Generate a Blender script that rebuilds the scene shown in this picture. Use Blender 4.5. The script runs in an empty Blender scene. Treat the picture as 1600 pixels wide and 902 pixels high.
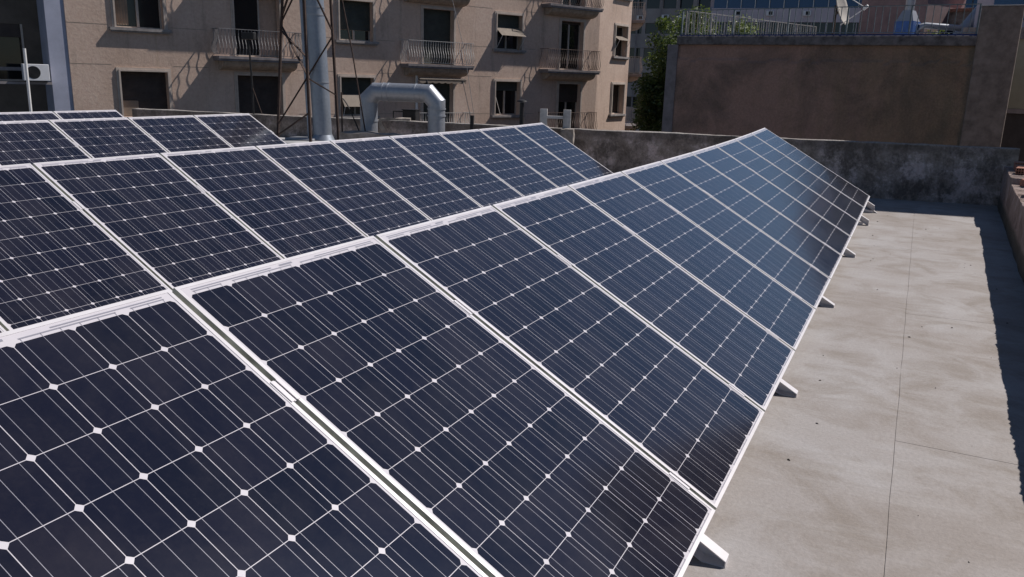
import bpy, math, random
from mathutils import Vector, Matrix, noise
R_ = math.radians
random.seed(7)
scene = bpy.context.scene
COL = scene.collection

# ------------------------------------------------------------------ camera
cam_d = bpy.data.cameras.new('camera')
cam = bpy.data.objects.new('camera', cam_d); COL.objects.link(cam)
cam_d.sensor_fit = 'HORIZONTAL'; cam_d.sensor_width = 36.0
cam_d.lens = 1281.3 / 1600 * 36
cam_d.clip_start = 0.05; cam_d.clip_end = 3000
_r = Vector((0.43939, -0.89781, 0.02955)).normalized()
_f = Vector((0.87335, 0.41926, -0.24796)).normalized()
_u = _r.cross(_f).normalized()
cam.matrix_world = Matrix(((_r.x, _u.x, -_f.x, -1.6422), (_r.y, _u.y, -_f.y, -1.8466), (_r.z, _u.z, -_f.z, 1.5494), (0, 0, 0, 1)))
scene.camera = cam

# ------------------------------------------------------------------ sky and sun
SUN_AZ, SUN_EL = R_(-42.0), R_(50.5)
world = bpy.data.worlds.new('World'); scene.world = world; world.use_nodes = True
wn = world.node_tree
sky = wn.nodes.new('ShaderNodeTexSky'); sky.sky_type = 'NISHITA'; sky.sun_disc = False
sky.sun_elevation = SUN_EL; sky.sun_rotation = R_(90) - SUN_AZ
sky.air_density = 0.85; sky.dust_density = 0.15; sky.ozone_density = 3.5; sky.altitude = 100
bg = wn.nodes['Background']; bg.inputs['Strength'].default_value = 0.055
wn.links.new(sky.outputs['Color'], bg.inputs['Color'])
sun_d = bpy.data.lights.new('sun', 'SUN'); sun_d.energy = 4.4; sun_d.angle = R_(0.53); sun_d.color = (1.0, 0.945, 0.90)
sun = bpy.data.objects.new('sun', sun_d); COL.objects.link(sun)
SD = Vector((math.cos(SUN_EL) * math.cos(SUN_AZ), math.cos(SUN_EL) * math.sin(SUN_AZ), math.sin(SUN_EL)))
sun.rotation_euler = SD.to_track_quat('Z', 'Y').to_euler()
sun.location = SD * 60
scene.view_settings.view_transform = 'Standard'; scene.view_settings.look = 'None'
scene.view_settings.exposure = 0.0; scene.view_settings.gamma = 1.0

# ------------------------------------------------------------------ helpers
class MB:
    def __init__(s): s.v = []; s.f = []; s.m = []
    def add(s, vs, fs, m=0):
        b = len(s.v); s.v += [tuple(v) for v in vs]
        for f in fs: s.f.append(tuple(b + i for i in f)); s.m.append(m)
        return s
    def box(s, x0, x1, y0, y1, z0, z1, m=0, M=None):
        vs = [Vector((x, y, z)) for z in (z0, z1) for y in (y0, y1) for x in (x0, x1)]
        if M: vs = [M @ v for v in vs]
        return s.add(vs, [(0, 2, 3, 1), (4, 5, 7, 6), (0, 1, 5, 4), (2, 6, 7, 3), (0, 4, 6, 2), (1, 3, 7, 5)], m)
    def quad(s, a, b, c, d, m=0): return s.add([a, b, c, d], [(0, 1, 2, 3)], m)
    def prism(s, poly, fn, a, b, m=0):
        n = len(poly)
        vs = [fn(p, q, a) for p, q in poly] + [fn(p, q, b) for p, q in poly]
        fs = [tuple(range(n)), tuple(range(2 * n - 1, n - 1, -1))] + [(i, i + n, (i + 1) % n + n, (i + 1) % n) for i in range(n)]
        return s.add(vs, fs, m)
    def tube(s, pts, r, n=8, m=0, caps=True, up=None):
        pts = [Vector(p) for p in pts]; rs = r if isinstance(r, (list, tuple)) else [r] * len(pts)
        vs = []
        for i, p in enumerate(pts):
            if i == 0: t = pts[1] - p
            elif i == len(pts) - 1: t = p - pts[i - 1]
            else: t = (pts[i + 1] - p).normalized() + (p - pts[i - 1]).normalized()
            t.normalize()
            ref = Vector((0, 0, 1)) if abs(t.z) < .9 else Vector((1, 0, 0))
            a = t.cross(ref).normalized(); b = a.cross(t)
            k = 1.0
            if 0 < i < len(pts) - 1:
                c = (pts[i + 1] - p).normalized().dot((p - pts[i - 1]).normalized())
                k = 1
            for j in range(n):
                an = 2 * math.pi * (j + .5) / n
                vs.append(p + (a * math.cos(an) + b * math.sin(an)) * rs[i] * k)
        fs = []
        for i in range(len(pts) - 1):
            for j in range(n):
                fs.append((i * n + j, i * n + (j + 1) % n, (i + 1) * n + (j + 1) % n, (i + 1) * n + j))
        if caps:
            fs.append(tuple(range(n - 1, -1, -1))); fs.append(tuple(range((len(pts) - 1) * n, len(pts) * n)))
        return s.add(vs, fs, m)
    def bar(s, a, b, w, h, m=0):
        a = Vector(a); b = Vector(b); t = b - a; L = t.length
        M = Matrix.Translation(a) @ t.to_track_quat('X', 'Z').to_matrix().to_4x4()
        return s.box(0, L, -w / 2, w / 2, -h / 2, h / 2, m, M)
    def mesh(s, name, mats, smooth=False):
        me = bpy.data.meshes.new(name); me.from_pydata(s.v, [], s.f)
        for m in (mats if isinstance(mats, (list, tuple)) else [mats]): me.materials.append(m)
        me.polygons.foreach_set('material_index', s.m)
        if smooth: me.polygons.foreach_set('use_smooth', [True] * len(me.polygons))
        me.update(); return me
    def build(s, name, mats, parent=None, smooth=False, sharp=None):
        me = s.mesh(name, mats, smooth)
        if smooth and sharp: me.set_sharp_from_angle(angle=R_(sharp))
        return link(name, me, parent)

def link(name, me, parent=None):
    o = bpy.data.objects.new(name, me); COL.objects.link(o)
    if parent: o.parent = parent
    return o
def empty(name, loc=(0, 0, 0), rz=0.0, M=None):
    o = bpy.data.objects.new(name, None); COL.objects.link(o); o.empty_display_size = .1
    if M is not None: o.matrix_world = M
    else: o.location = loc; o.rotation_euler = (0, 0, rz)
    return o
def tag(o, label=None, cat=None, group=None, kind=None):
    if label: o['label'] = label
    if cat: o['category'] = cat
    if group: o['group'] = group
    if kind: o['kind'] = kind
    return o
def bevel(o, w=.004, seg=1):
    b = o.modifiers.new('bevel', 'BEVEL'); b.width = w; b.segments = seg; b.limit_method = 'ANGLE'; b.angle_limit = R_(40)
    return o
def copy_tree(o, parent=None):
    c = o.copy(); COL.objects.link(c)
    if parent: c.parent = parent
    for ch in list(o.children): copy_tree(ch, c)
    return c

# ------------------------------------------------------------------ materials
class NT:
    def __init__(s, name):
        s.m = bpy.data.materials.new(name); s.m.use_nodes = True; s.t = s.m.node_tree
        s.b = s.t.nodes['Principled BSDF']; s._tc = None
    def n(s, ty, **k):
        nd = s.t.nodes.new(ty)
        for a, b in k.items():
            if a in nd.inputs.keys(): nd.inputs[a].default_value = b
            else: setattr(nd, a, b)
        return nd
    def l(s, a, b): s.t.links.new(a, b)
    def co(s, which='Object'):
        if not s._tc: s._tc = s.n('ShaderNodeTexCoord')
        return s._tc.outputs[which]
    def pos(s): return s.n('ShaderNodeNewGeometry').outputs['Position']
    def mapped(s, src, sc):
        mp = s.n('ShaderNodeMapping'); mp.inputs['Scale'].default_value = sc; s.l(src, mp.inputs['Vector']); return mp.outputs[0]
    def noise(s, src, scale, detail=6, rough=.6, dist=0):
        nd = s.n('ShaderNodeTexNoise'); nd.inputs['Scale'].default_value = scale; nd.inputs['Detail'].default_value = detail
        nd.inputs['Roughness'].default_value = rough; nd.inputs['Distortion'].default_value = dist
        s.l(src, nd.inputs['Vector']); return nd.outputs['Fac']
    def ramp(s, fac, stops):
        r = s.n('ShaderNodeValToRGB'); e = r.color_ramp.elements
        while len(e) < len(stops): e.new(.5)
        for el, (p, c) in zip(e, stops): el.position = p; el.color = (c if len(c) == 4 else (*c, 1)) if not isinstance(c, (int, float)) else (c, c, c, 1)
        s.l(fac, r.inputs[0]); return r.outputs[0]
    def mix(s, fac, a, b, mode='MIX'):
        nd = s.n('ShaderNodeMix'); nd.data_type = 'RGBA'; nd.blend_type = mode
        for sock, v in ((nd.inputs[0], fac), (nd.inputs[6], a), (nd.inputs[7], b)):
            if isinstance(v, (int, float)): sock.default_value = v
            elif isinstance(v, tuple): sock.default_value = (*v, 1) if len(v) == 3 else v
            else: s.l(v, sock)
        return nd.outputs[2]
    def bump(s, h, st=.3, d=.01):
        b = s.n('ShaderNodeBump'); b.inputs['Strength'].default_value = st; b.inputs['Distance'].default_value = d
        s.l(h, b.inputs['Height']); s.l(b.outputs[0], s.b.inputs['Normal']); return b
    def col(s, c):
        if isinstance(c, tuple): s.b.inputs['Base Color'].default_value = (*c, 1)
        else: s.l(c, s.b.inputs['Base Color'])
        return s
    def set(s, **k):
        for a, b in k.items(): s.b.inputs[a.replace('_', ' ')].default_value = b
        return s

def plain(name, c, rough=.6, metal=0., var=.25, scale=8, bump=0.):
    t = NT(name); f = t.noise(t.pos(), scale, 5, .65)
    lo = tuple(x * (1 - var) for x in c); hi = tuple(min(1, x * (1 + var)) for x in c)
    t.col(t.ramp(f, [(.3, lo), (.7, hi)])).set(Roughness=rough, Metallic=metal)
    if bump: t.bump(f, bump, .01)
    return t.m

def mat_cell():
    t = NT('monocrystalline_cell')
    oi = t.n('ShaderNodeObjectInfo')
    c = t.ramp(oi.outputs['Random'], [(0, (.0055, .0060, .0125)), (.35, (.0082, .0082, .0165)), (.7, (.0100, .0098, .0190)), (1, (.0140, .0128, .0210))])
    p = t.pos(); d = t.noise(p, 2.2, 8, .72, .4); d2 = t.noise(p, 45, 4, .7)
    dust = t.mix(.5, t.ramp(d, [(.42, 0.), (.78, .09)]), t.ramp(d2, [(.5, 0.), (.85, .06)]), 'ADD')
    t.col(t.mix(dust, c, (.20, .17, .165))).set(Roughness=.20, Specular_IOR_Level=.18, Specular_Tint=(.30, .50, 1.0, 1), Coat_Weight=1.0, Coat_IOR=1.48)   # nitride film reflects blue
    t.l(t.ramp(d, [(.3, .07), (.75, .15)]), t.b.inputs['Coat Roughness'])
    return t.m
def mat_backsheet():
    t = NT('white_backsheet'); d = t.noise(t.pos(), 6, 6, .7)
    t.col(t.ramp(d, [(.3, (.56, .53, .57)), (.7, (.64, .61, .64))])).set(Roughness=.5, Coat_Weight=1.0, Coat_IOR=1.42, Coat_Roughness=.13)
    return t.m
def mat_ribbon():
    t = NT('tinned_ribbon'); t.col((.28, .275, .32)).set(Roughness=.4, Metallic=.1, Coat_Weight=1.0, Coat_IOR=1.42, Coat_Roughness=.13); return t.m
def mat_alu():
    t = NT('anodised_aluminium'); d = t.noise(t.pos(), 9, 6, .7); e = t.noise(t.mapped(t.co(), (2, 60, 60)), 6, 3)
    c = t.ramp(d, [(.25, (.72, .69, .70)), (.7, (.82, .79, .805))])
    c = t.mix(t.ramp(e, [(.64, 0.), (.8, .15)]), c, (.45, .40, .37))
    t.col(c).set(Roughness=.36, Metallic=.3); return t.m

def mat_roof():
    t = NT('roof_screed'); p = t.pos()
    big = t.noise(p, .75, 6, .62, .7); mid = t.noise(p, 2.6, 8, .65, .6); fine = t.noise(p, 60, 4, .7)
    streak = t.noise(t.mapped(p, (4.5, 1.0, 1)), 1.3, 8, .70, .5)
    c = t.ramp(big, [(.32, (.275, .240, .216)), (.45, (.325, .294, .276)), (.55, (.350, .324, .311)), (.68, (.405, .388, .384))])
    c = t.mix(t.ramp(mid, [(.36, .7), (.54, 0.)]), c, (.235, .200, .170))
    c = t.mix(t.ramp(streak, [(.50, 0.), (.74, .5)]), c, (.43, .41, .40))
    c = t.mix(t.ramp(t.noise(t.mapped(p, (4.5, 1.3, 1)), 2.4, 8, .72, .8), [(.62, 0.), (.74, .28)]), c, (.20, .172, .155))
    c = t.mix(.5, c, t.ramp(fine, [(.28, .38), (.5, .5), (.72, .62)]), 'OVERLAY')
    speck = t.noise(p, 34, 2, .5)
    c = t.mix(t.ramp(speck, [(.76, 0.), (.79, .6)]), c, (.10, .09, .085))
    t.col(c).set(Roughness=.9)
    h = t.mix(.5, mid, fine); t.bump(h, .35, .012)
    return t.m

def mat_parapet():
    t = NT('stained_render'); p = t.pos()
    a = t.noise(p, 1.9, 13, .76, .2); b = t.noise(t.mapped(p, (1.8, 1.8, 1.3)), 1.9, 12, .76, .2); f = t.noise(p, 26, 6, .75)
    c = t.ramp(a, [(.34, (.18, .142, .118)), (.43, (.29, .234, .195)), (.47, (.37, .302, .258)), (.53, (.44, .362, .318)), (.555, (.62, .51, .47)), (.64, (.76, .63, .59))])
    c = t.mix(t.ramp(b, [(.42, .72), (.475, .25), (.53, 0.)]), c, (.115, .092, .077))
    z = t.n('ShaderNodeSeparateXYZ'); t.l(p, z.inputs[0])
    wv = t.n('ShaderNodeMath', operation='ADD'); t.l(z.outputs[2], wv.inputs[0])
    w2 = t.n('ShaderNodeMath', operation='MULTIPLY'); t.l(a, w2.inputs[0]); w2.inputs[1].default_value = .35; t.l(w2.outputs[0], wv.inputs[1])
    c = t.mix(t.ramp(wv.outputs[0], [(.84, 0.), (.90, .55)]), c, (.13, .104, .088))
    top = t.ramp(z.outputs[2], [(.788, 0.), (.806, 1.)])
    c = t.mix(top, c, t.ramp(f, [(.3, (.22, .20, .19)), (.7, (.42, .39, .36))]))
    c = t.mix(.6, c, t.ramp(f, [(.3, .22), (.7, .76)]), 'OVERLAY')
    t.col(c).set(Roughness=.95); t.bump(t.mix(.5, a, f), .8, .04)
    return t.m

def mat_crumble():
    t = NT('crumbling_pink_plaster'); p = t.pos()
    a = t.noise(p, 2.4, 9, .68, .6); b = t.noise(p, .9, 6, .6, .3); f = t.noise(p, 30, 6, .75)
    c = t.ramp(a, [(.34, (.16, .115, .095)), (.48, (.30, .225, .195)), (.60, (.42, .335, .305)), (.72, (.52, .44, .41))])
    c = t.mix(t.ramp(b, [(.48, 0.), (.66, .35)]), c, (.24, .165, .135))
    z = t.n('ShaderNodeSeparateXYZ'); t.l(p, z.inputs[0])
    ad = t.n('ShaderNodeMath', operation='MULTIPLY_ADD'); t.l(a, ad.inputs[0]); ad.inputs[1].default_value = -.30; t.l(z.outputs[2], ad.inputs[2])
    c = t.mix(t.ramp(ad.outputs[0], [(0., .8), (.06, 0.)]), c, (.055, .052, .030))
    c = t.mix(.5, c, t.ramp(f, [(.3, .28), (.7, .72)]), 'OVERLAY')
    t.col(c).set(Roughness=.95); t.bump(t.mix(.5, a, f), .9, .04); return t.m

def mat_facade():
    t = NT('ochre_stucco'); p = t.pos()
    a = t.noise(p, .35, 6, .6, .3); b = t.noise(t.mapped(p, (1.6, 1.6, .22)), 1.4, 8, .7, .4); f = t.noise(p, 9, 7, .7)
    c = t.ramp(a, [(.3, (.52, .378, .295)), (.55, (.61, .458, .37)), (.75, (.66, .51, .425))])
    c = t.mix(t.ramp(b, [(.54, 0.), (.74, .5)]), c, (.20, .155, .125))
    c = t.mix(t.ramp(t.noise(t.mapped(p, (2.5, 2.5, .15)), 1.1, 6, .7), [(.62, 0.), (.75, .35)]), c, (.36, .26, .13))
    c = t.mix(.35, c, t.ramp(f, [(.3, .3), (.7, .7)]), 'OVERLAY')
    t.col(c).set(Roughness=.92); t.bump(f, .5, .02); return t.m

def mat_brown():
    t = NT('weathered_brown_render'); p = t.pos()
    a = t.noise(p, .5, 8, .65, .5); b = t.noise(t.mapped(p, (1, 3, .6)), .55, 8, .7, .3); f = t.noise(p, 14, 6, .75)
    y = t.n('ShaderNodeSeparateXYZ'); t.l(p, y.inputs[0])
    side = t.n('ShaderNodeMapRange'); side.inputs[1].default_value = -2.6; side.inputs[2].default_value = 7.5; t.l(y.outputs[1], side.inputs[0])
    ad = t.n('ShaderNodeMath', operation='ADD'); t.l(side.outputs[0], ad.inputs[0]); t.l(t.ramp(b, [(.2, -.0), (.8, .8)]), ad.inputs[1])
    c = t.ramp(ad.outputs[0], [(.25, (.29, .222, .150)), (.6, (.385, .262, .182)), (1., (.48, .300, .235))])
    c = t.mix(t.ramp(a, [(.36, .65), (.56, 0.)]), c, (.14, .115, .092))
    c = t.mix(.5, c, t.ramp(f, [(.3, .28), (.7, .70)]), 'OVERLAY')
    t.col(c).set(Roughness=.95); t.bump(t.mix(.6, a, f), .7, .03); return t.m

def mat_glass(name='window_glass', c=(.012, .014, .017)):
    t = NT(name); t.col(c).set(Roughness=.06, Specular_IOR_Level=.5)
    w = t.noise(t.pos(), 1.2, 2, .5); t.bump(w, .08, .02); return t.m

def mat_galv(name, c, rough=.32):
    t = NT(name); p = t.pos(); v = t.n('ShaderNodeTexVoronoi'); v.inputs['Scale'].default_value = 26; t.l(p, v.inputs['Vector'])
    d = t.noise(p, 4, 6, .7)
    col = t.ramp(d, [(.3, tuple(x * .86 for x in c)), (.7, c)])
    sp = t.n('ShaderNodeSeparateColor'); t.l(v.outputs['Color'], sp.inputs[0])
    col = t.mix(.05, col, sp.outputs[0], 'OVERLAY')
    t.col(col).set(Metallic=.55, Roughness=rough); t.bump(d, .1, .02); return t.m

def mat_rust():
    t = NT('rusty_steel'); f = t.noise(t.pos(), 12, 7, .7)
    t.col(t.ramp(f, [(.3, (.030, .020, .017)), (.55, (.065, .040, .032)), (.75, (.11, .075, .060))])).set(Roughness=.85, Metallic=.1); return t.m

M = {}
M['cell'] = mat_cell(); M['sheet'] = mat_backsheet(); M['ribbon'] = mat_ribbon(); M['alu'] = mat_alu()
M['roof'] = mat_roof(); M['parapet'] = mat_parapet(); M['facade'] = mat_facade(); M['brown'] = mat_brown()
M['glass'] = mat_glass(); M['skyglass'] = mat_glass('sky_painted_glass', (.02, .075, .19))  # the blue base colour paints in the sky reflected by far windows
M['galv'] = mat_galv('galvanised_duct', (.40, .42, .46), .46); M['flue'] = mat_galv('flue_steel', (.33, .37, .43), .46)
M['rust'] = mat_rust()
M['gap_shade_grime'] = plain('shade_grime_frame_side', (.45, .455, .41), .75, var=.35, scale=14)  # shade of the module gaps painted in as a darker tone, with greenish grime
M['trim'] = plain('window_surround', (.52, .44, .38), .85, var=.15, scale=3, bump=.2)
M['sill'] = plain('sill_stone', (.30, .275, .265), .9, var=.3, scale=5, bump=.2)
M['slab'] = plain('balcony_concrete', (.22, .20, .205), .9, var=.3, scale=4, bump=.3)
M['under'] = plain('balcony_underside', (.36, .29, .235), .9, var=.3, scale=4, bump=.3)
M['shutter'] = plain('brown_shutter', (.050, .038, .034), .7, var=.3, scale=3)
M['shutter_tan'] = plain('tan_shutter', (.21, .17, .135), .7, var=.2, scale=3)
M['shutter_green'] = plain('green_shutter', (.045, .052, .045), .7, var=.3, scale=3)
M['wood'] = plain('window_joinery', (.42, .38, .34), .6, var=.2, scale=6)
M['white'] = plain('white_paint', (.74, .73, .72), .5, var=.08, scale=6)
M['railwhite'] = plain('pale_railing_paint', (.52, .50, .48), .55, var=.3, scale=7)
M['railgrey'] = plain('grey_railing_paint', (.26, .25, .25), .55, var=.35, scale=7)
M['railbrown'] = plain('brown_railing_paint', (.20, .145, .12), .6, var=.35, scale=7)
M['railteal'] = plain('teal_railing_paint', (.21, .25, .26), .6, var=.35, scale=7)
M['bluegrey'] = plain('blue_grey_render', (.40, .42, .52), .85, var=.12, scale=1.5, bump=.3)
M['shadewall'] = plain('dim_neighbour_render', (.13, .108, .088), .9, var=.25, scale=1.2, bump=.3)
M['acwhite'] = plain('unit_casing', (.78, .78, .80), .45, var=.06, scale=4)
M['black'] = plain('black_plastic', (.012, .012, .014), .6, var=.2)
M['dark'] = plain('dark_metal', (.022, .021, .022), .6, .3, var=.3)
M['concrete'] = plain('rough_concrete', (.30, .265, .235), .95, var=.45, scale=7, bump=.9)
M['plinth'] = plain('pale_screed', (.44, .43, .43), .9, var=.2, scale=3, bump=.3)
M['cope'] = plain('grey_coping', (.20, .180, .175), .95, var=.5, scale=4, bump=.6)
M['stub'] = plain('grey_pilaster', (.27, .245, .25), .9, var=.25, scale=3, bump=.3)
M['pillar'] = plain('brownish_pillar_render', (.28, .23, .20), .95, var=.35, scale=2.5, bump=.5)
M['brick'] = plain('red_clay_brick', (.36, .165, .115), .9, var=.4, scale=12, bump=.5)
M['mortar'] = mat_crumble()
M['bark'] = plain('bark', (.07, .055, .042), .95, var=.3, scale=14, bump=.6)
M['lilac'] = plain('lilac_cladding', (.58, .51, .56), .8, var=.12, scale=.4)
M['greyblock'] = plain('grey_stone_block', (.36, .33, .32), .85, var=.2, scale=.5)
M['darkwin'] = mat_glass('dim_glass', (.02, .024, .03))
M['pinkwall'] = plain('dusty_pink_render', (.235, .165, .165), .95, var=.2, scale=1.5, bump=.3)
M['olive'] = plain('olive_render', (.34, .33, .255), .9, var=.12, scale=1.2, bump=.2)
M['darkslate'] = plain('dark_band', (.07, .065, .068), .9, var=.3, scale=2, bump=.3)
M['bluepaint'] = plain('blue_paint', (.035, .10, .30), .5, var=.25, scale=6)
M['bluetarp'] = plain('blue_membrane', (.03, .055, .20), .7, var=.3, scale=6)
M['dish'] = plain('dish_enamel', (.40, .37, .33), .5, var=.1, scale=4)
M['street'] = plain('street_ground', (.06, .058, .055), .95, var=.25, scale=.1)
M['debris'] = plain('dark_grit', (.06, .05, .043), .9, var=.5, scale=30)
def mat_leaf(name, c):
    t = NT(name); oi = t.noise(t.pos(), 3.0, 3, .6)
    t.col(t.ramp(oi, [(.3, tuple(x * .6 for x in c)), (.7, tuple(x * 1.35 for x in c))])).set(Roughness=.55)
    tr = t.n('ShaderNodeBsdfTranslucent'); tr.inputs[0].default_value = (c[0] * 1.5, c[1] * 1.6, c[2], 1)
    mx = t.n('ShaderNodeMixShader'); mx.inputs[0].default_value = .25
    t.l(t.b.outputs[0], mx.inputs[1]); t.l(tr.outputs[0], mx.inputs[2]); t.l(mx.outputs[0], t.t.nodes['Material Output'].inputs[0])
    return t.m
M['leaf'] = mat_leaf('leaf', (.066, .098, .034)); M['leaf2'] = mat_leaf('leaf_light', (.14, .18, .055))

# ------------------------------------------------------------------ the setting: street far below, roof deck
g = MB().box(-900, 900, -900, 900, -14.2, -14.0).build('street_ground', M['street']); tag(g, 'grey street level far below the roof', 'ground', kind='structure')
deck = MB().box(-7, 13.2, -3.4, 12.5, -.40, -.0032).build('roof_deck', M['roof']); tag(deck, 'flat concrete roof under the solar panels', 'roof', kind='structure')
def wallx(y): return 11.81 - .18437 * (y + 2.992)          # foot of the far parapet
J = .0020
def panel(xa, xb, y0, y1):
    """one field of roof screed; xa/xb give x at y0 and y1"""
    b = MB(); t = .0
    n = max(2, int((max(xb) - min(xa)) / .12)); lo = []; hi = []
    random.seed(int(100 * (xa[0] + y0 * 3)))
    def jit(k): return (noise.noise(Vector((k * 2.3, y0, 1))) * .006)
    for i in range(n + 1):
        u = i / n
        lo.append((xa[0] + (xb[0] - xa[0]) * u, y0 + J + jit(xa[0] + i * .12)))
        hi.append((xa[1] + (xb[1] - xa[1]) * u, y1 - J - jit(xa[0] + i * .12) * .6))
    poly = lo + hi[::-1]
    b.prism(poly, lambda p, q, a: (p, q, a), -.02, 0.0)
    # prism side order is fine; the top face must look up
    me = b.mesh('screed_field', M['roof'])
    bm_fix(me)
    return link('screed_field', me, deck)
import bmesh
def bm_fix(me):
    bm = bmesh.new(); bm.from_mesh(me); bmesh.ops.recalc_face_normals(bm, faces=bm.faces); bm.to_mesh(me); bm.free()
YJ = -1.94
for xa, xb in (((-6.5, -6.5), (2.24 - J, 2.25 - J)), ((2.24 + J, 2.25 + J), (4.80 - J, 4.70 - J)), ((4.80 + J, 4.70 + J), (7.62 - J, 7.50 - J)), ((7.62 + J, 7.50 + J), (12.3, 12.1))):
    panel(xa, xb, -3.35, YJ)
for xa, xb in (((-6.5, -6.5), (7.42 - J, 6.2 - J)), ((7.42 + J, 6.2 + J), (12.1, 9.4))):
    panel(xa, xb, YJ, 12.4)
# grit and dry leaves lying on the screed
b = MB(); random.seed(3)
for i in range(48):
    x = random.uniform(.8, 10.5); y = random.uniform(-2.85, -1.5); s = random.choice((.004, .005, .006, .009, .012)) * random.uniform(.7, 1.2)
    a = random.uniform(0, 6.28); c_, s_ = math.cos(a) * s, math.sin(a) * s; k = random.uniform(.25, .8)
    b.add([(x - c_, y - s_, .001), (x + s_ * k, y - c_ * k, .001), (x + c_, y + s_, .002), (x - s_ * k, y + c_ * k, .001), (x, y, .001 + s * .6)], [(0, 1, 4), (1, 2, 4), (2, 3, 4), (3, 0, 4)])
tag(b.build('roof_grit', M['debris']), 'scattered dark grit and dry leaf bits on the roof', 'grit', kind='stuff')

# ------------------------------------------------------------------ solar modules
TH = R_(29.715); PITCH = 1.0076; WID = .9880; CP = .158; TOPM = .0433; BOTM = .0208
ROW0 = Vector((0, 0, .91))
LEN = 10 * CP + TOPM + BOTM
def cell_mesh():
    b = MB(); h = .0780; c = .0102; z = .0002
    pts = [(-h + c, -h), (h - c, -h), (h, -h + c), (h, h - c), (h - c, h), (-h + c, h), (-h, h - c), (-h, -h + c)]
    b.add([(x, y, z) for x, y in pts], [tuple(range(8))], 0)
    for k in (-1, 0, 1):
        x = k * .052
        b.quad((x - .0007, -h, z + .0003), (x + .0007, -h, z + .0003), (x + .0007, h, z + .0003), (x - .0007, h, z + .0003), 1)
    return b.mesh('cell', [M['cell'], M['ribbon']])
CELL = cell_mesh()
# module local frame: x along the row 0..WID, y up the slope 0..LEN, z normal, z=0 is the top of the frame
def rail_mesh(L, mitre=True):
    """C-shaped frame rail along +x from 0..L, outside at y=0, lip on top, mitred ends"""
    prof = [(0, 0), (.0125, 0), (.0125, -.0022), (.0022, -.0022), (.0022, -.038), (.028, -.038), (.028, -.040), (0, -.040)]
    b = MB(); n = len(prof)
    vs = [(y, y, z) for y, z in prof] + [(L - y, y, z) for y, z in prof]
    fs = [(i, (i + 1) % n, (i + 1) % n + n, i + n) for i in range(n)]
    b.add(vs, fs[:-1]); b.f.append(tuple(fs[-1])); b.m.append(1)     # outer wall takes the darker colour that paints the gap shade
    me = b.mesh('frame_rail', [M['alu'], M['gap_shade_grime']]); bm_fix(me); return me
RAIL_S = rail_mesh(WID); RAIL_L = rail_mesh(LEN)
ZS = -.0016
def sheet_mesh():
    b = MB(); i = .0023
    b.quad((i, i, ZS), (WID - i, i, ZS), (WID - i, LEN - i, ZS), (i, LEN - i, ZS)); b.quad((i, i, ZS - .006), (i, LEN - i, ZS - .006), (WID - i, LEN - i, ZS - .006), (WID - i, i, ZS - .006))
    return b.mesh('backsheet', M['sheet'])
SHEET = sheet_mesh()
def ribbon_mesh():
    b = MB(); z = ZS + .0005; y0 = BOTM + 10 * CP; u0 = WID / 2 - 3 * CP
    def hbar(xa, xb, y, w=.0045): b.quad((xa, y, z), (xb, y, z), (xb, y + w, z), (xa, y + w, z))
    for c in range(6):
        for k in (-1, 0, 1):
            x = u0 + (c + .5) * CP + k * .052
            b.quad((x - .001, y0, z), (x + .001, y0, z), (x + .001, y0 + .0105, z), (x - .001, y0 + .0105, z))
    for ca, cb in ((0, 0), (1, 2), (3, 4), (5, 5)): hbar(u0 + (ca + .5) * CP - .056, u0 + (cb + .5) * CP + .056, y0 + .0085)
    hbar(u0 + .5 * CP - .056, u0 + 2.3 * CP, y0 + .0175); hbar(u0 + 3.7 * CP, u0 + 5.5 * CP + .056, y0 + .0175)
    b.quad((u0 + 2.55 * CP, y0 + .017, z), (u0 + 2.95 * CP, y0 + .017, z), (u0 + 2.95 * CP, y0 + .025, z), (u0 + 2.55 * CP, y0 + .025, z))
    # tails at the bottom end
    for c in range(6):
        for k in (-1, 0, 1):
            x = u0 + (c + .5) * CP + k * .052
            b.quad((x - .001, BOTM - .006, z), (x + .001, BOTM - .006, z), (x + .001, BOTM + .001, z), (x - .001, BOTM + .001, z))
    for c in (0, 2, 4): hbar(u0 + (c + .5) * CP - .056, u0 + (c + 1.5) * CP + .056, BOTM - .0075, .003)
    return b.mesh('ribbon', M['ribbon'])
RIB = ribbon_mesh()
def bend(row, u):
    if row == 0: return .75 * (-.0015 * u * u + .0002442 * u ** 3) if u > 0 else 0.0
    if row == 1: return -.0024 * u * u + .00028 * u ** 3
    return 0.0
ORD = ['first', 'second', 'third', 'fourth', 'fifth', 'sixth', 'seventh', 'eighth', 'ninth', 'tenth', 'eleventh']
ROWS = [  # origin of row relative to row 0, first seam index, number, names
    (Vector((0, 0, 0)), -1, 11, 'front row', 'nearest the camera'),
    (Vector((1.7741, 3.2082, 0)), -2, 10, 'second row', 'at the left picture edge'),
    (Vector((6.3121, 6.6014, .035)), -3, 4, 'third row', 'at the left picture edge'),
    (Vector((5.8927, 8.7744, .0)), -1, 2, 'rearmost row', 'at the left picture edge')]
SY = Vector((0, math.cos(TH), math.sin(TH)))
mod_rng = random.Random(11)
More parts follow.
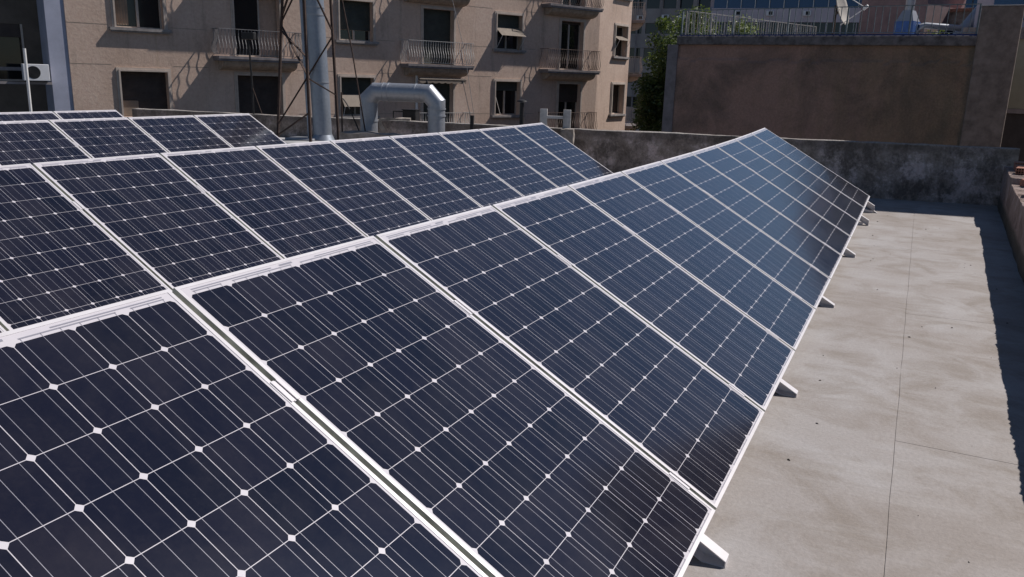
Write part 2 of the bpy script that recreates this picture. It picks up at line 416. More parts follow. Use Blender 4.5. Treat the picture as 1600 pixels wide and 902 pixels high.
for r, (off, s0, num, rname, nearname) in enumerate(ROWS):
    for k in range(num):
        ua = (s0 + k) * PITCH; ub = ua + PITCH
        za, zb = bend(r, ua), bend(r, ub)
        xa = Vector((PITCH, 0, zb - za)).normalized()
        ya = (SY - xa * SY.dot(xa)).normalized(); zz = xa.cross(ya)
        tilt = Matrix.Rotation(mod_rng.gauss(0, .0012), 3, 'X')
        org = ROW0 + off + Vector((ua, 0, za)) + xa * ((PITCH - WID) / 2) - ya * (10 * CP + BOTM)
        MM = Matrix(((xa.x, ya.x, zz.x, org.x), (xa.y, ya.y, zz.y, org.y), (xa.z, ya.z, zz.z, org.z), (0, 0, 0, 1)))
        e = empty('solar_module', M=MM)
        if k == 0: lab = f'solar panel at the near left end of the {rname}, {nearname}'
        elif k == num - 1: lab = f'last solar panel at the far right end of the {rname}'
        else: lab = f'{ORD[k]} solar panel from the near left end of the {rname}'
        tag(e, lab, 'solar panel', f'solar panels of the {rname}')
        link('backsheet', SHEET, e)
        for me, T in ((RAIL_S, Matrix.Identity(4)), (RAIL_S, Matrix.Translation((WID, LEN, 0)) @ Matrix.Rotation(math.pi, 4, 'Z')),
                      (RAIL_L, Matrix.Translation((WID, 0, 0)) @ Matrix.Rotation(math.pi / 2, 4, 'Z')), (RAIL_L, Matrix.Translation((0, LEN, 0)) @ Matrix.Rotation(-math.pi / 2, 4, 'Z'))):
            o = link('frame_rail', me, e); o.matrix_local = T
        link('string_ribbon', RIB, e)['kind'] = 'stuff'
        for c in range(6):
            for j in range(10):
                o = link('cell', CELL, e); o.location = (WID / 2 + (c - 2.5) * CP, BOTM + (j + .5) * CP, ZS)

# racks: sloped beams, rear legs, purlins, clamps
BEAMS = [[.87, 2.60, 4.60, 6.66, 8.78, 9.93], [-1.2, .85, 2.8, 4.8, 6.8, 7.9], [-2.3, -.6, .85], [-.7, .85]]
for r, (off, s0, num, rname, _) in enumerate(ROWS):
    rack = empty('mounting_rack', ROW0 + off + Vector((0, -1.39, -.91)))
    tag(rack, f'white aluminium mounting rack under the panels of the {rname}', 'rack', 'racks carrying the panel rows')
    base = Vector((0, -1.39, -.91))
    def P(u, v, w):    # along row, down slope from the first cell edge, along the normal; in rack coordinates
        return Vector((u, 0, bend(r, u))) - SY * v + Vector((0, -math.sin(TH), math.cos(TH))) * w - base
    uA, uB = s0 * PITCH + .02, (s0 + num) * PITCH - .02
    zoff = -off.z
    for u in BEAMS[r]:
        # side outline in (y,z): top edge 42 mm under the glass, foot cut level with the roof
        top0 = P(u, 10 * CP + BOTM + .112, -.042); top1 = P(u, -.02, -.042)
        low1 = P(u, -.02, -.102); gz = zoff
        dirv = (top0 - top1).normalized()
        tlow = (low1.z - gz) / -dirv.z; lowg = low1 + dirv * tlow
        b = MB(); poly = [(top0.y, max(top0.z, gz + .012)), (top1.y, top1.z), (low1.y, low1.z), (lowg.y, gz), (top0.y, gz)]
        b.prism(poly, lambda p, q, a: (a, p, q), u + .0225, u + .0265)          # web of the C-section, open toward -x
        tp = [(top0.y, max(top0.z, gz + .012)), (top1.y, top1.z)]; tk = .004
        b.prism([tp[0], tp[1], (tp[1][0], tp[1][1] - tk), (tp[0][0], tp[0][1] - tk)], lambda p, q, a: (a, p, q), u - .0265, u + .0225)
        b.prism([(low1.y, low1.z), (lowg.y, gz), (lowg.y, gz + tk), (low1.y, low1.z + tk)], lambda p, q, a: (a, p, q), u - .0265, u + .0225)
        b.box(u - .0265, u + .0225, top0.y, lowg.y, gz, gz + .0035); b.box(u - .0265, u + .0225, top0.y, top0.y + .003, gz + .004, tp[0][1] - tk - .0005)
        me = b.mesh('support_beam', M['alu']); bm_fix(me); o = link('support_beam', me, rack)
        bk = P(u, .12, -.09); leg = MB().box(u - .02, u + .02, bk.y - .02, bk.y + .02, gz, bk.z).build('rear_leg', M['alu'], rack)
        MB().box(u - .022, u + .022, lowg.y + .05, bk.y + .06, gz + .001, gz + .03).build('foot_bar', M['alu'], rack)
    for v in (.43, 1.445):
        b = MB(); n = num * 2
        for i in range(n):
            ua = uA + (uB - uA) * i / n; ub = uA + (uB - uA) * (i + 1) / n
            a0, a1 = P(ua, v - .018, -.0405), P(ua, v + .018, -.0405); b0, b1 = P(ub, v - .018, -.0405), P(ub, v + .018, -.0405)
            dn = Vector((0, math.sin(TH), -math.cos(TH))) * .03
            vs = [a0, a1, a1 + dn, a0 + dn, b0, b1, b1 + dn, b0 + dn]
            b.add(vs, [(0, 1, 5, 4), (1, 2, 6, 5), (2, 3, 7, 6), (3, 0, 4, 7)] + ([(0, 3, 2, 1)] if i == 0 else []) + ([(4, 5, 6, 7)] if i == n - 1 else []))
        b.build('purlin', M['alu'], rack)
    for k in range(num + 1):
        u = (s0 + k) * PITCH
        for v in (.43, 1.445):
            M3 = Matrix((( 1, 0, 0), (0, SY.y, -math.sin(TH)), (0, SY.z, math.cos(TH)))).to_4x4(); M3.translation = P(u, v, 0)
            if 0 < k < num:
                b = MB().box(-.0072, .0072, -.043, .043, -.0415, -.004).box(-.0175, -.0048, -.043, .043, .0004, .0032).box(.0048, .0175, -.043, .043, .0004, .0032).box(-.0048, .0048, -.043, .043, -.006, -.0012)
            else:
                sg = 1 if k == 0 else -1
                b = MB().box(min(0, sg * .007), max(0, sg * .007), -.04, .04, -.0415, .0004).box(min(0, sg * .019), max(0, sg * .019), -.04, .04, .0004, .0032)
            o = b.build('clamp', M['alu'], rack); o.matrix_local = M3

# ------------------------------------------------------------------ parapet walls of the roof
def rough_wall(name, A, B, height, thick, mat, seg=.06, amp=.012, hfun=None, z0=-.02, seed=0.):
    """wall whose inner face runs A->B; thickness goes to the left of A->B; top height may vary along it"""
    A = Vector((*A, 0)); B = Vector((*B, 0)); L = (B - A).length; t = (B - A) / L; nl = Vector((-t.y, t.x, 0))
    nu = int(L / seg); nz = 12; nt = 5
    prof = []
    b = MB(); rows = []
    for i in range(nu + 1):
        u = L * i / nu; h = height + (hfun(u) if hfun else 0)
        ring = []
        for k in range(nz + 1): ring.append((0, z0 + (h - z0) * k / nz))
        for k in range(1, nt + 1): ring.append((thick * k / nt, h))
        for k in range(1, 4): ring.append((thick, h + (z0 - h) * k / 3))
        rr = []
        for (d, z) in ring:
            p = A + t * u + nl * d + Vector((0, 0, z))
            q = noise.noise_vector(p * 2.1 + Vector((seed, 0, 0))) * amp + noise.noise_vector(p * 9 + Vector((seed, 3, 0))) * amp * .45
            rr.append(p + q)
        rows.append(rr)
    n = len(rows[0]); vs = [p for r_ in rows for p in r_]
    fs = [(i * n + k, i * n + k + 1, (i + 1) * n + k + 1, (i + 1) * n + k) for i in range(nu) for k in range(n - 1)]
    fs += [tuple(range(n)), tuple(range((nu + 1) * n - 1, nu * n - 1, -1))]
    b.add(vs, fs); me = b.mesh(name, mat); bm_fix(me)
    return link(name, me)
w = rough_wall('far_parapet', (wallx(-3.15), -3.15), (wallx(11.25), 11.25), .805, -.2, M['parapet'], amp=.012)
tag(w, 'low parapet with black stains and pale patches along the far roof edge', 'parapet')
def rag(u): return noise.noise(Vector((u * 1.7, 5, 0))) * .022 + noise.noise(Vector((u * 9, 2, 0))) * .012 + noise.noise(Vector((u * 31, 7, 0))) * .020
def rwy(x): return -2.987 + (11.73 - x) * .0324
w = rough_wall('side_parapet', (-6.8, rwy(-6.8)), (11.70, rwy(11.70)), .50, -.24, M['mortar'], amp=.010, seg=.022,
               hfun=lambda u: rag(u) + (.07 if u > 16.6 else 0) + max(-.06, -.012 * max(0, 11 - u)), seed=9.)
tag(w, 'low crumbling plastered parapet along the right roof edge', 'parapet')
# hollow clay bricks left on the broken wall top
def hollow_brick(L=.25, Wd=.12, H=.10):
    b = MB(); nx, nz = 4, 3; wl = .009
    cw = (Wd - wl * (nx + 1)) / nx; ch = (H - wl * (nz + 1)) / nz
    for i in range(nx + 1): b.box(i * (cw + wl), i * (cw + wl) + wl, 0, L, 0, H)
    for j in range(nz + 1): b.box(.0008, Wd - .0008, .0006, L - .0006, j * (ch + wl) + .0004, j * (ch + wl) + wl - .0004)
    b.box(.002, Wd - .002, L * .45, L * .5, .002, H - .002)
    return b.mesh('hollow_brick', M['brick'])
HB = hollow_brick()
bn = 0
for x, dy, rz, dz, lab in ((11.38, -.21, 88, .0, 'hollow red clay brick in the far corner of the broken side wall'), (11.02, -.20, 95, .0, 'hollow red clay brick second from the far corner on the side wall'),
                      (10.55, -.21, 80, .005, 'tilted hollow brick third from the far corner on the side wall'), (9.7, -.20, 97, .0, 'hollow brick halfway along the visible side wall top'), (8.6, -.2, 86, .0, 'nearest hollow brick on the side wall top at the right picture edge')):
    u = x + 6.8; h = .50 + rag(u) + (.07 if u > 16.6 else 0)
    o = link('hollow_brick', HB); o.location = (x, rwy(x) + dy, h - .012 + dz); o.rotation_euler = (R_(mod_rng.uniform(-3, 3)), R_(mod_rng.uniform(-3, 3)), R_(rz))
    tag(o, lab, 'brick', 'hollow bricks on the side wall')

# ------------------------------------------------------------------ things by the far parapet, left of centre
NW = Vector((.98342529, .1813138, 0))   # out through the far wall
def onwall(y, off=0.0, z=0.0):          # a point "off" metres behind (+) or before (-) the inner face
    return Vector((wallx(y), y, z)) + NW * off
ang = math.atan2(.98342529, -.1813138)
pl = empty('flue_plinth', onwall(7.55, -.55), ang)
o = MB().box(-1.0, .85, -.45, .55, 0, .44).build('block', M['plinth'], pl); bevel(o, .02, 2)
o = MB().box(-.25, .27, -.53, .02, .441, .475).build('flue_flange', M['galv'], pl); bevel(o, .008)
tag(pl, 'low pale screeded plinth under the tall flue and lattice mast', 'plinth')

def rough_block(name, org, rz, sx, sy, z0, z1, mat, amp=.03, seed=0, n=10):
    b = MB(); bm = bmesh.new(); bmesh.ops.create_cube(bm, size=1); bmesh.ops.subdivide_edges(bm, edges=bm.edges, cuts=n, use_grid_fill=True)
    for v in bm.verts:
        p = Vector((v.co.x * sx, v.co.y * sy, z0 + (v.co.z + .5) * (z1 - z0)))
        q = noise.noise_vector(p * 3.5 + Vector((seed, 0, 0))) * amp + noise.noise_vector(p * 11 + Vector((seed, 0, 4))) * amp * .4
        if v.co.z < -.49: q.z = 0
        v.co = p + q
    me = bpy.data.meshes.new(name); bm.to_mesh(me); bm.free(); me.materials.append(mat)
    o = link(name, me); o.location = (org.x, org.y, 0); o.rotation_euler = (0, 0, rz); return o
o = rough_block('concrete_kerb', onwall(6.08, -.62), ang, 1.28, .34, 0, .63, M['concrete'], .035, 2.)
tag(o, 'broken rough concrete kerb in front of the elbowed duct', 'concrete block')
o = rough_block('plaster_lump', onwall(3.13, -.12), .3, .16, .2, .5, .80, M['concrete'], .05, 5., 6)
tag(o, 'pale broken plaster lump beside the end of the far parapet', 'rubble')

# tall flue
fb, ft = onwall(7.27, -.27, .445), onwall(7.47, -.27, 5.2)
fl = empty('flue_pipe', fb)
dv = ft - fb
b = MB().tube([(0, 0, .03), tuple(dv)], .155, 28); b.build('pipe', M['flue'], fl, True, 40)
b = MB().tube([(0, 0, .0), (0, 0, .09)], [.20, .158], 28); b.build('base_cone', M['flue'], fl, True, 40)
for z in (.95, 2.02, 2.14, 3.2):
    c = dv * (z / dv.z); MB().tube([c - Vector((0, 0, .012)), c + Vector((0, 0, .012))], .163, 28).build('joint_band', M['galv'], fl, True, 40)
tag(fl, 'tall grey metal flue pipe rising behind the rusty mast', 'flue pipe')
# thin second pipe strapped beside the flue
o = MB().tube([onwall(7.47, -.36, .445), onwall(7.63, -.36, 5.2)], .03, 10).build('thin_flue_pipe', M['flue'], None, True, 40)
tag(o, 'thin grey pipe running up the left side of the tall flue', 'pipe')

# lattice mast
FT = [Vector((9.338, 7.934, .44)), Vector((9.011, 6.95, .0)), Vector((9.545, 6.81, .44))]
TP = [Vector((9.372, 7.751, 2.68)), Vector((9.002, 6.996, 2.64)), Vector((9.529, 6.895, 2.68))]
ms = empty('lattice_mast', FT[1]); o0 = FT[1]
def leg(i, z):
    a, c = FT[i], TP[i]; return a + (c - a) * ((z - a.z) / (c.z - a.z)) - o0
for i in range(3):
    z0 = FT[i].z; pts = [leg(i, z0), leg(i, 5.6)]
    MB().bar(pts[0], pts[1], .036, .036).build('mast_leg', M['rust'], ms)
for i, za, j, zb in ((2, 2.13, 0, .68), (0, 2.28, 1, 1.50), (0, 2.20, 1, 1.78), (1, 1.46, 2, 1.20), (0, .50, 1, .92), (0, 2.34, 2, 3.75), (0, 2.42, 1, 3.3), (2, 2.20, 1, 3.1), (1, 3.35, 2, 4.4), (0, 3.4, 1, 4.5)):
    MB().bar(leg(i, za), leg(j, zb), .034, .014).build('brace', M['rust'], ms)
tag(ms, 'rusty three-legged steel lattice mast with crossed braces', 'mast')
o = MB().tube([onwall(6.75, -.6, 2.9), onwall(6.55, -.6, 1.9), onwall(6.36, -.55, .6)], .011, 6).build('stay_rod', M['rust'])
tag(o, 'thin rusty stay rod slanting down right of the mast', 'rod')
o = MB().tube([onwall(6.80, -.5, .44), onwall(6.80, -.5, 1.25)], .013, 6).build('rusty_rod', M['rust'])
tag(o, 'short upright rusty rod at the foot of the mast', 'rod')
b = MB(); pts = []
for i in range(14):
    t = i / 13; pts.append(onwall(6.78 - .42 * t, -.5, 1.15 - .75 * math.sin(t * 1.5) * t - .10 * math.sin(t * 3.1)))
o = b.tube(pts, .011, 6).build('hanging_cable', M['dark']); tag(o, 'dark cable hanging from the mast down to the kerb', 'cable')

# elbowed duct
du = empty('elbow_duct', onwall(5.8, -.3, 0))
q0 = onwall(5.8, -.3, 0)
def D(y, z): return onwall(y, -.3, z) - q0
yl, yr, zt = 6.415, 5.245, 1.275; rl = .143
MB().tube([D(yl, .0), D(yl, 1.08)], rl, 28, caps=False).build('riser', M['galv'], du, True, 40)
MB().tube([D(yr, .0), D(yr, 1.06)], rl * .98, 28, caps=False).build('riser', M['galv'], du, True, 40)
MB().tube([D(yl - .25, zt), D(yr + .24, zt)], rl * 1.02, 28, caps=False).build('cross_pipe', M['galv'], du, True, 40)
def mitre(p0, p1, p2, p3, r, nm):
    """segmented elbow: mitred rings between two straight ends"""
    b = MB(); P4 = [Vector(p) for p in (p0, p1, p2, p3)]; n = 28; vs = []
    tw = Vector((-.1813138, .98342529, 0)); out = NW
    for i, p in enumerate(P4):
        if i == 0: tn = (P4[1] - P4[0]).normalized(); k = 1
        elif i == 3: tn = (P4[3] - P4[2]).normalized(); k = 1
        else:
            a, c = (P4[i] - P4[i - 1]).normalized(), (P4[i + 1] - P4[i]).normalized(); tn = (a + c).normalized(); k = 1 / max(.3, tn.dot(a))
        side = out.cross(tn).normalized()
        for j in range(n):
            an = 2 * math.pi * j / n; vs.append(p + out * math.cos(an) * r + side * math.sin(an) * r * k)
    fs = [(i * n + j, i * n + (j + 1) % n, (i + 1) * n + (j + 1) % n, (i + 1) * n + j) for i in range(3) for j in range(n)]
    b.add(vs, fs); return b.build(nm, M['galv'], du, True, 25)
mitre(D(yl, 1.08), D(yl, 1.15), D(yl - .135, zt), D(yl - .25, zt), rl, 'elbow')
mitre(D(yr, 1.06), D(yr, 1.13), D(yr + .135, zt), D(yr + .24, zt), rl, 'elbow')
for (y, z, vert) in ((yl, 1.06, 1), (yl, .80, 1), (yr, 1.04, 1), (yr, .93, 1), (yl - .27, zt, 0), (yl - .36, zt, 0), (yr + .34, zt, 0)):
    a, c = (D(y, z - .012), D(y, z + .012)) if vert else (D(y + .012, z), D(y - .012, z))
    MB().tube([a, c], rl * 1.055, 28).build('joint_band', M['galv'], du, True, 40)
tag(du, 'shiny galvanised duct bent over like a gate with two elbows', 'duct')
# dark box and pipe bracket behind the duct
db = empty('dark_vent_box', onwall(5.97, .42, 0), ang)
o = MB().box(-.12, .12, -.1, .1, .55, .97).build('box', M['dark'], db); bevel(o, .008)
MB().box(-.13, .13, -.11, .11, .9701, .985).build('lid', M['dark'], db)
MB().tube([(.12, 0, .94), (.33, 0, .94), (.33, 0, .55)], .014, 8).build('pipe', M['dark'], db)
tag(db, 'small dark metal box with a bent pipe behind the duct', 'vent box')
o = rough_block('broken_slab', onwall(6.12, .12), ang + .2, .5, .16, .55, .845, M['concrete'], .04, 8., 6); tag(o, 'jagged concrete fragment on the parapet behind the duct', 'rubble')
# capped vent pipe and stub
vp = empty('vent_pipe', onwall(3.9, -.08, 0))
MB().tube([(0, 0, 0), (0, 0, 1.185)], .033, 14).build('pipe', M['dark'], vp, True, 40)
MB().tube([(0, 0, 1.195), (0, 0, 1.215), (0, 0, 1.235)], [.085, .075, .012], 16).build('cap', M['dark'], vp, True, 40)
tag(vp, 'slim black vent pipe with a flat round cap', 'vent pipe')
o = MB().tube([onwall(4.72, -.08, 0), onwall(4.72, -.08, .95)], .033, 14).build('stub_pipe', M['dark'], None, True, 40); tag(o, 'short black pipe stub left of the capped vent pipe', 'pipe')
# U-shaped metal bracket
ub = empty('sign_bracket', onwall(3.36, -.07, 0), ang)
for x in (-.19, .19):
    o = MB().box(x - .06, x + .06, -.012, .012, .2, 1.10).build('upright', M['railwhite'], ub); bevel(o, .004)
MB().box(-.13, .13, -.04, .04, .955, .995).build('crossbar', M['railwhite'], ub)
for x in (-.16, .14): MB().box(x - .025, x + .025, -.06, .0, .72, .83).build('lug', M['plinth'], ub)
tag(ub, 'pale U-shaped metal bracket standing at the far parapet', 'bracket')
# floodlight post on the wall
fp = empty('floodlight_post', onwall(8.80, -.07 + .17, .80), ang)
MB().tube([(0, 0, 0), (.0, 0, .5), (.03, 0, 1.28)], .016, 8).build('post', M['dark'], fp)
MB().tube([(.01, 0, .5), (-.17, 0, .01)], .009, 6).build('stay', M['rust'], fp)
o = MB().box(-.10, .14, -.05, .05, 1.27, 1.39).build('lamp_head', M['dark'], fp); bevel(o, .01)
tag(fp, 'dark post with a stay and a small floodlight head on the parapet', 'lamp post')
po = MB().tube([(6.21, 9.75, 0), (6.22, 9.74, 1.76)], .019, 10).build('white_pole', M['white'], None, True, 40); tag(po, 'thin white pole in front of the air conditioner at far left', 'pole')
wire = MB().tube([onwall(5.45, .5, 3.4), onwall(5.05, .45, 2.0), onwall(4.8, .4, .7)], .004, 5).build('thin_wire', M['railgrey']); tag(wire, 'thin loose wire hanging before the white balcony', 'wire')

# ------------------------------------------------------------------ apartment building across the court
PHI = R_(-25.25)
FH = 3.2
def wall_with_holes(x0, x1, z0, z1, holes, thick, name, mat, parent):
    xs = sorted({x0, x1} | {h[0] for h in holes} | {h[1] for h in holes}); zs = sorted({z0, z1} | {h[2] for h in holes} | {h[3] for h in holes})
    def ins(x, z): return any(h[0] < x < h[1] and h[2] < z < h[3] for h in holes)
    b = MB(); idx = {}
    def vid(x, z):
        if (x, z) not in idx: idx[(x, z)] = len(b.v); b.v.append((x, 0, z))
        return idx[(x, z)]
    for i in range(len(xs) - 1):
        for j in range(len(zs) - 1):
            if not ins((xs[i] + xs[i + 1]) / 2, (zs[j] + zs[j + 1]) / 2):
                b.f.append((vid(xs[i], zs[j]), vid(xs[i + 1], zs[j]), vid(xs[i + 1], zs[j + 1]), vid(xs[i], zs[j + 1]))); b.m.append(0)
    for (a, c, d, e) in holes:
        t = thick
        b.quad((a, 0, d), (a, 0, e), (a, t, e), (a, t, d)); b.quad((c, 0, e), (c, 0, d), (c, t, d), (c, t, e))
        b.quad((a, 0, e), (c, 0, e), (c, t, e), (a, t, e)); b.quad((c, 0, d), (a, 0, d), (a, t, d), (c, t, d))
    b.quad((x1, 0, z0), (x1, thick + .2, z0), (x1, thick + .2, z1), (x1, 0, z1)); b.quad((x0, thick + .2, z0), (x0, 0, z0), (x0, 0, z1), (x0, thick + .2, z1))
    b.quad((x0, 0, z1), (x1, 0, z1), (x1, thick + .2, z1), (x0, thick + .2, z1)); b.quad((x1, thick + .2, z0), (x0, thick + .2, z0), (x0, thick + .2, z1), (x1, thick + .2, z1))
    return b.build(name, mat, parent)
def slat_shutter(x0, x1, z0, z1, y, name, mat, parent, pitch=.055):
    b = MB(); n = max(2, int((z1 - z0) / pitch)); h = (z1 - z0) / n
    for i in range(n):
        z = z0 + i * h
        b.quad((x0, y, z), (x1, y, z), (x1, y - .006, z + h * .5), (x0, y - .006, z + h * .5)); b.quad((x0, y - .006, z + h * .5), (x1, y - .006, z + h * .5), (x1, y + .004, z + h), (x0, y + .004, z + h))
    return b.build(name, mat, parent)
REC = .27
def surround(bld, x0, x1, z0, z1, sill=True, wd=.135, e=.075, full=True):
    """moulded surround as the part 'window'; returns it"""
    b = MB()
    def strip(a, c, d, f, ee): b.box(a, c, -ee, .02, d, f)
    for (wa, wb, ee) in ((wd * .45, wd, e * .55), (0, wd * .45, e)):
        strip(x0 - wb, x0 - wa, z0, z1 + wb, ee); strip(x1 + wa, x1 + wb, z0, z1 + wb, ee); strip(x0 - wa, x1 + wa, z1 + wa, z1 + wb, ee)
    o = b.build('window', M['trim'], bld)
    if sill:
        s = MB().box(x0 - wd - .10, x1 + wd + .10, -.15, .05, z0 - .105, z0 - .002).box(x0 - wd - .05, x1 + wd + .05, -.10, .05, z0 - .16, z0 - .106).build('sill', M['sill'], o)
    return o
def pane(win, x0, x1, z0, z1, mull=1, mat='glass', frame='wood', y=REC):
    MB().quad((x0, y + .03, z0), (x1, y + .03, z0), (x1, y + .03, z1), (x0, y + .03, z1)).build('pane', M[mat], win)
    b = MB(); w = .055
    b.box(x0, x0 + w, y - .02, y + .028, z0, z1); b.box(x1 - w, x1, y - .02, y + .028, z0, z1)
    b.box(x0 + w, x1 - w, y - .02, y + .028, z0, z0 + w); b.box(x0 + w, x1 - w, y - .02, y + .028, z1 - w, z1)
    for k in range(mull):
        xm = x0 + (x1 - x0) * (k + 1) / (mull + 1); b.box(xm - .045, xm + .045, y - .025, y + .027, z0 + w, z1 - w)
    b.build('frame', M[frame], win)
def projecting_shutter(win, x0, x1, ztop, zbot, out, mat='shutter_tan', arms=True):
    """top-hung shutter pushed out at its foot on two stay arms"""
    b = MB(); n = 12
    for i in range(n):
        t0, t1 = i / n, (i + .9) / n
        za, zb = ztop + (zbot - ztop) * t0, ztop + (zbot - ztop) * t1; ya, yb = REC * .5 - (REC * .5 + out) * t0, REC * .5 - (REC * .5 + out) * t1
        b.add([(x0, ya, za), (x1, ya, za), (x1, yb, zb), (x0, yb, zb), (x0, ya + .015, za - .006), (x1, ya + .015, za - .006), (x1, yb + .015, zb - .006), (x0, yb + .015, zb - .006)],
              [(0, 3, 2, 1), (4, 5, 6, 7), (3, 7, 6, 2), (0, 1, 5, 4), (0, 4, 7, 3), (1, 2, 6, 5)])
    b.build('projecting_shutter', M[mat], win)
    if arms:
        for x in (x0 + .03, x1 - .03): MB().bar((x, -out, zbot), (x, .05, zbot - .62), .018, .018).build('stay_arm', M['white'], win)
def railing(par, x0, x1, depth, z0, h, mat):
    """bellied balustrade round three sides of a balcony slab"""
    b = MB(); yo = -depth + .05
    b.bar((x0 + .05, yo, z0 + h), (x1 - .05, yo, z0 + h), .045, .022); b.bar((x0 + .05, yo, z0 + .07), (x1 - .05, yo, z0 + .07), .03, .016)
    for x in (x0 + .05, x1 - .05):
        b.bar((x, yo, z0 + h), (x, 0, z0 + h), .045, .022); b.bar((x, yo, z0 + .07), (x, 0, z0 + .07), .03, .016)
    b.build('top_rail', M[mat], par)
    prof = [(0, .07), (.055, .17), (.085, .30), (.06, .46), (-.005, .62), (-.03, .76), (.0, h)]
    b = MB()
    def balu(x, y, ox, oy):
        b.tube([(x + ox * d, y + oy * d, z0 + z) for d, z in prof], .0125, 4, caps=False)
    n = int((x1 - x0 - .1) / .128)
    for i in range(n + 1): balu(x0 + .05 + (x1 - x0 - .1) * i / n, yo, 0, -1)
    m = int((depth - .05) / .128)
    for i in range(1, m + 1):
        y = yo + (depth - .05) * i / (m + .5); balu(x0 + .05, y, -1, 0); balu(x1 - .05, y, 1, 0)
    o = b.build('balusters', M[mat], par); o['kind'] = 'stuff'
def balcony(bld, x0, x1, ztop, mat, depth=.72):
    s = MB().box(x0, x1, -depth, .02, ztop - .10, ztop).box(x0 + .03, x1 - .03, -depth + .03, .02, ztop - .18, ztop - .102).build('balcony', M['slab'], bld)
    b = MB(); n = 6
    poly = [(.02, ztop - .182), (-depth + .12, ztop - .182)] + [(-(depth - .12) * math.cos(R_(90) * k / n) , ztop - .182 - .34 * math.sin(R_(90) * k / n)) for k in range(1, n)] + [(.02, ztop - .52)]
    b.prism(poly, lambda p, q, a: (a, p, q), x0 + .22, x1 - .22); me = b.mesh('bracket', M['under']); bm_fix(me); link('bracket', me, s)
    railing(s, x0, x1, depth, ztop, 1.02, mat)
    return s
P0 = (19.9713, 24.9216, 0)
bld = empty('apartment_building', P0, PHI)
tag(bld, 'ochre stucco apartment building with balconies across the court', 'building')
# openings: windows (x0,x1) and balcony doors (x0,x1) per floor f: z shift 3.2*f, floor 1 measured
WX = [(.12, 1.80), (9.07, 10.68), (17.57, 19.15)]
DX = [(4.50, 6.38), (13.30, 15.00), (21.80, 23.40)]
BX = [(3.56, 7.06), (12.08, 15.74), (20.4, 24.13)]
BR = ['railgrey', 'railwhite', 'railbrown']
holes = []
for f in (-1, 0, 1):
    dz = f * FH
    for a, c in WX: holes.append((a, c, 2.94 + dz, 4.59 + dz))
    for a, c in DX: holes.append((a, c, 2.09 + dz, 4.55 + dz))
wall_with_holes(-1.52, 24.6, -14, 9.4, holes, .30, 'wall', M['facade'], bld)
# horizontal score lines in the stucco
b = MB()
for z in (1.62, 4.83, 3.02, -.18):
    for xa, xb in ((-1.51, -.14), (2.06, 3.4), (7.1, 8.8), (10.95, 11.8), (15.75, 17.3), (19.42, 20.1)):
        MB().box(xa, xb, -.0035, .01, z - .012, z + .012).build('score_line', M['under'], bld)
MB().tube([(12.9, -.09, -3), (12.9, -.09, 1.72)], .06, 12).build('downpipe', M['white'], bld, True, 40)
for f in (-1, 0, 1):
    dz = f * FH
    for i, (a, c) in enumerate(WX):
        z0, z1 = 2.94 + dz, 4.59 + dz; w = surround(bld, a, c, z0, z1)
        if f == 0 and i == 0:
            pane(w, a, c, z0, z1, 1)
            b = MB()
            for k in range(9): b.quad((a + .10 + k * .045, REC + .022 - (k % 2) * .012, z0 + .1), (a + .145 + k * .045, REC + .022 - ((k + 1) % 2) * .012, z0 + .1), (a + .12 + k * .05, REC + .022 - ((k + 1) % 2) * .012, z1 - .06), (a + .08 + k * .048, REC + .022 - (k % 2) * .012, z1 - .06))
            b.build('curtain', M['shutter_tan'], w)
        elif f == -1 and i == 0:
            slat_shutter(a, c, z0, z1, REC, 'roller_shutter', M['shutter'], w)
            MB().box(a + .02, a + .62, REC - .03, REC - .012, z0 + .02, z0 + .58).build('patch_board', M['shutter_tan'], w)
        elif f == 0 and i == 1:
            pane(w, a, c, z0, z0 + .5, 1); slat_shutter(a, c, z0 + .45, z1, REC - .04, 'roller_shutter', M['shutter_green'], w)
        elif f == -1 and i == 1:
            slat_shutter(a, c, z1 - .72, z1, REC - .04, 'roller_shutter', M['shutter_green'], w); pane(w, a, c, z0, z1 - .7, 1)
            projecting_shutter(w, a + .06, c - .06, z1 - .72, z1 - 1.25, .22)
        elif f == 0 and i == 2:
            pane(w, a, c, z0, z1, 1); projecting_shutter(w, a + .03, c - .03, z1 - .60, z1 - 1.0, .42); slat_shutter(a, c, z1 - .6, z1, REC - .04, 'roller_shutter', M['shutter_green'], w)
        elif f == -1 and i == 2:
            pane(w, a, c, z0, z1, 1); slat_shutter(a, c, z1 - .45, z1, REC - .04, 'roller_shutter', M['shutter_green'], w)
            MB().bar((a + .03, -.02, z0 + .9), (a + .35, -.02, z0 + .03), .018, .018).build('stay_arm', M['white'], w)
        else:
            pane(w, a, c, z0, z1, 1)
    for i, (a, c) in enumerate(DX):
        z0, z1 = 2.09 + dz, 4.55 + dz
        w = surround(bld, a, c, z0, z1, sill=False, e=.06); w.name = 'balcony_door'
        if i == 0 and f == 0: pane(w, a, c - .75, z0, z1, 0); MB().quad((c - .75, REC + .6, z0), (c, REC + .6, z0), (c, REC + .6, z1), (c - .75, REC + .6, z1)).build('dark_interior', M['black'], w)
        elif i == 2: pane(w, a, c, z0, z1, 1); slat_shutter(a, c, z1 - (.15 if f == 0 else .95), z1, REC - .04, 'roller_shutter', M['shutter'], w)
        else: slat_shutter(a, c, z0, z1, REC, 'roller_shutter', M['shutter_green'] if i == 1 else M['shutter'], w)
    for i, (a, c) in enumerate(BX):
        if f == -1 and i == 0: continue
        balcony(bld, a, c, 2.07 + dz, BR[i])
for i, (a, c) in enumerate(BX): balcony(bld, a, c, 2.07 + 2 * FH, BR[i])
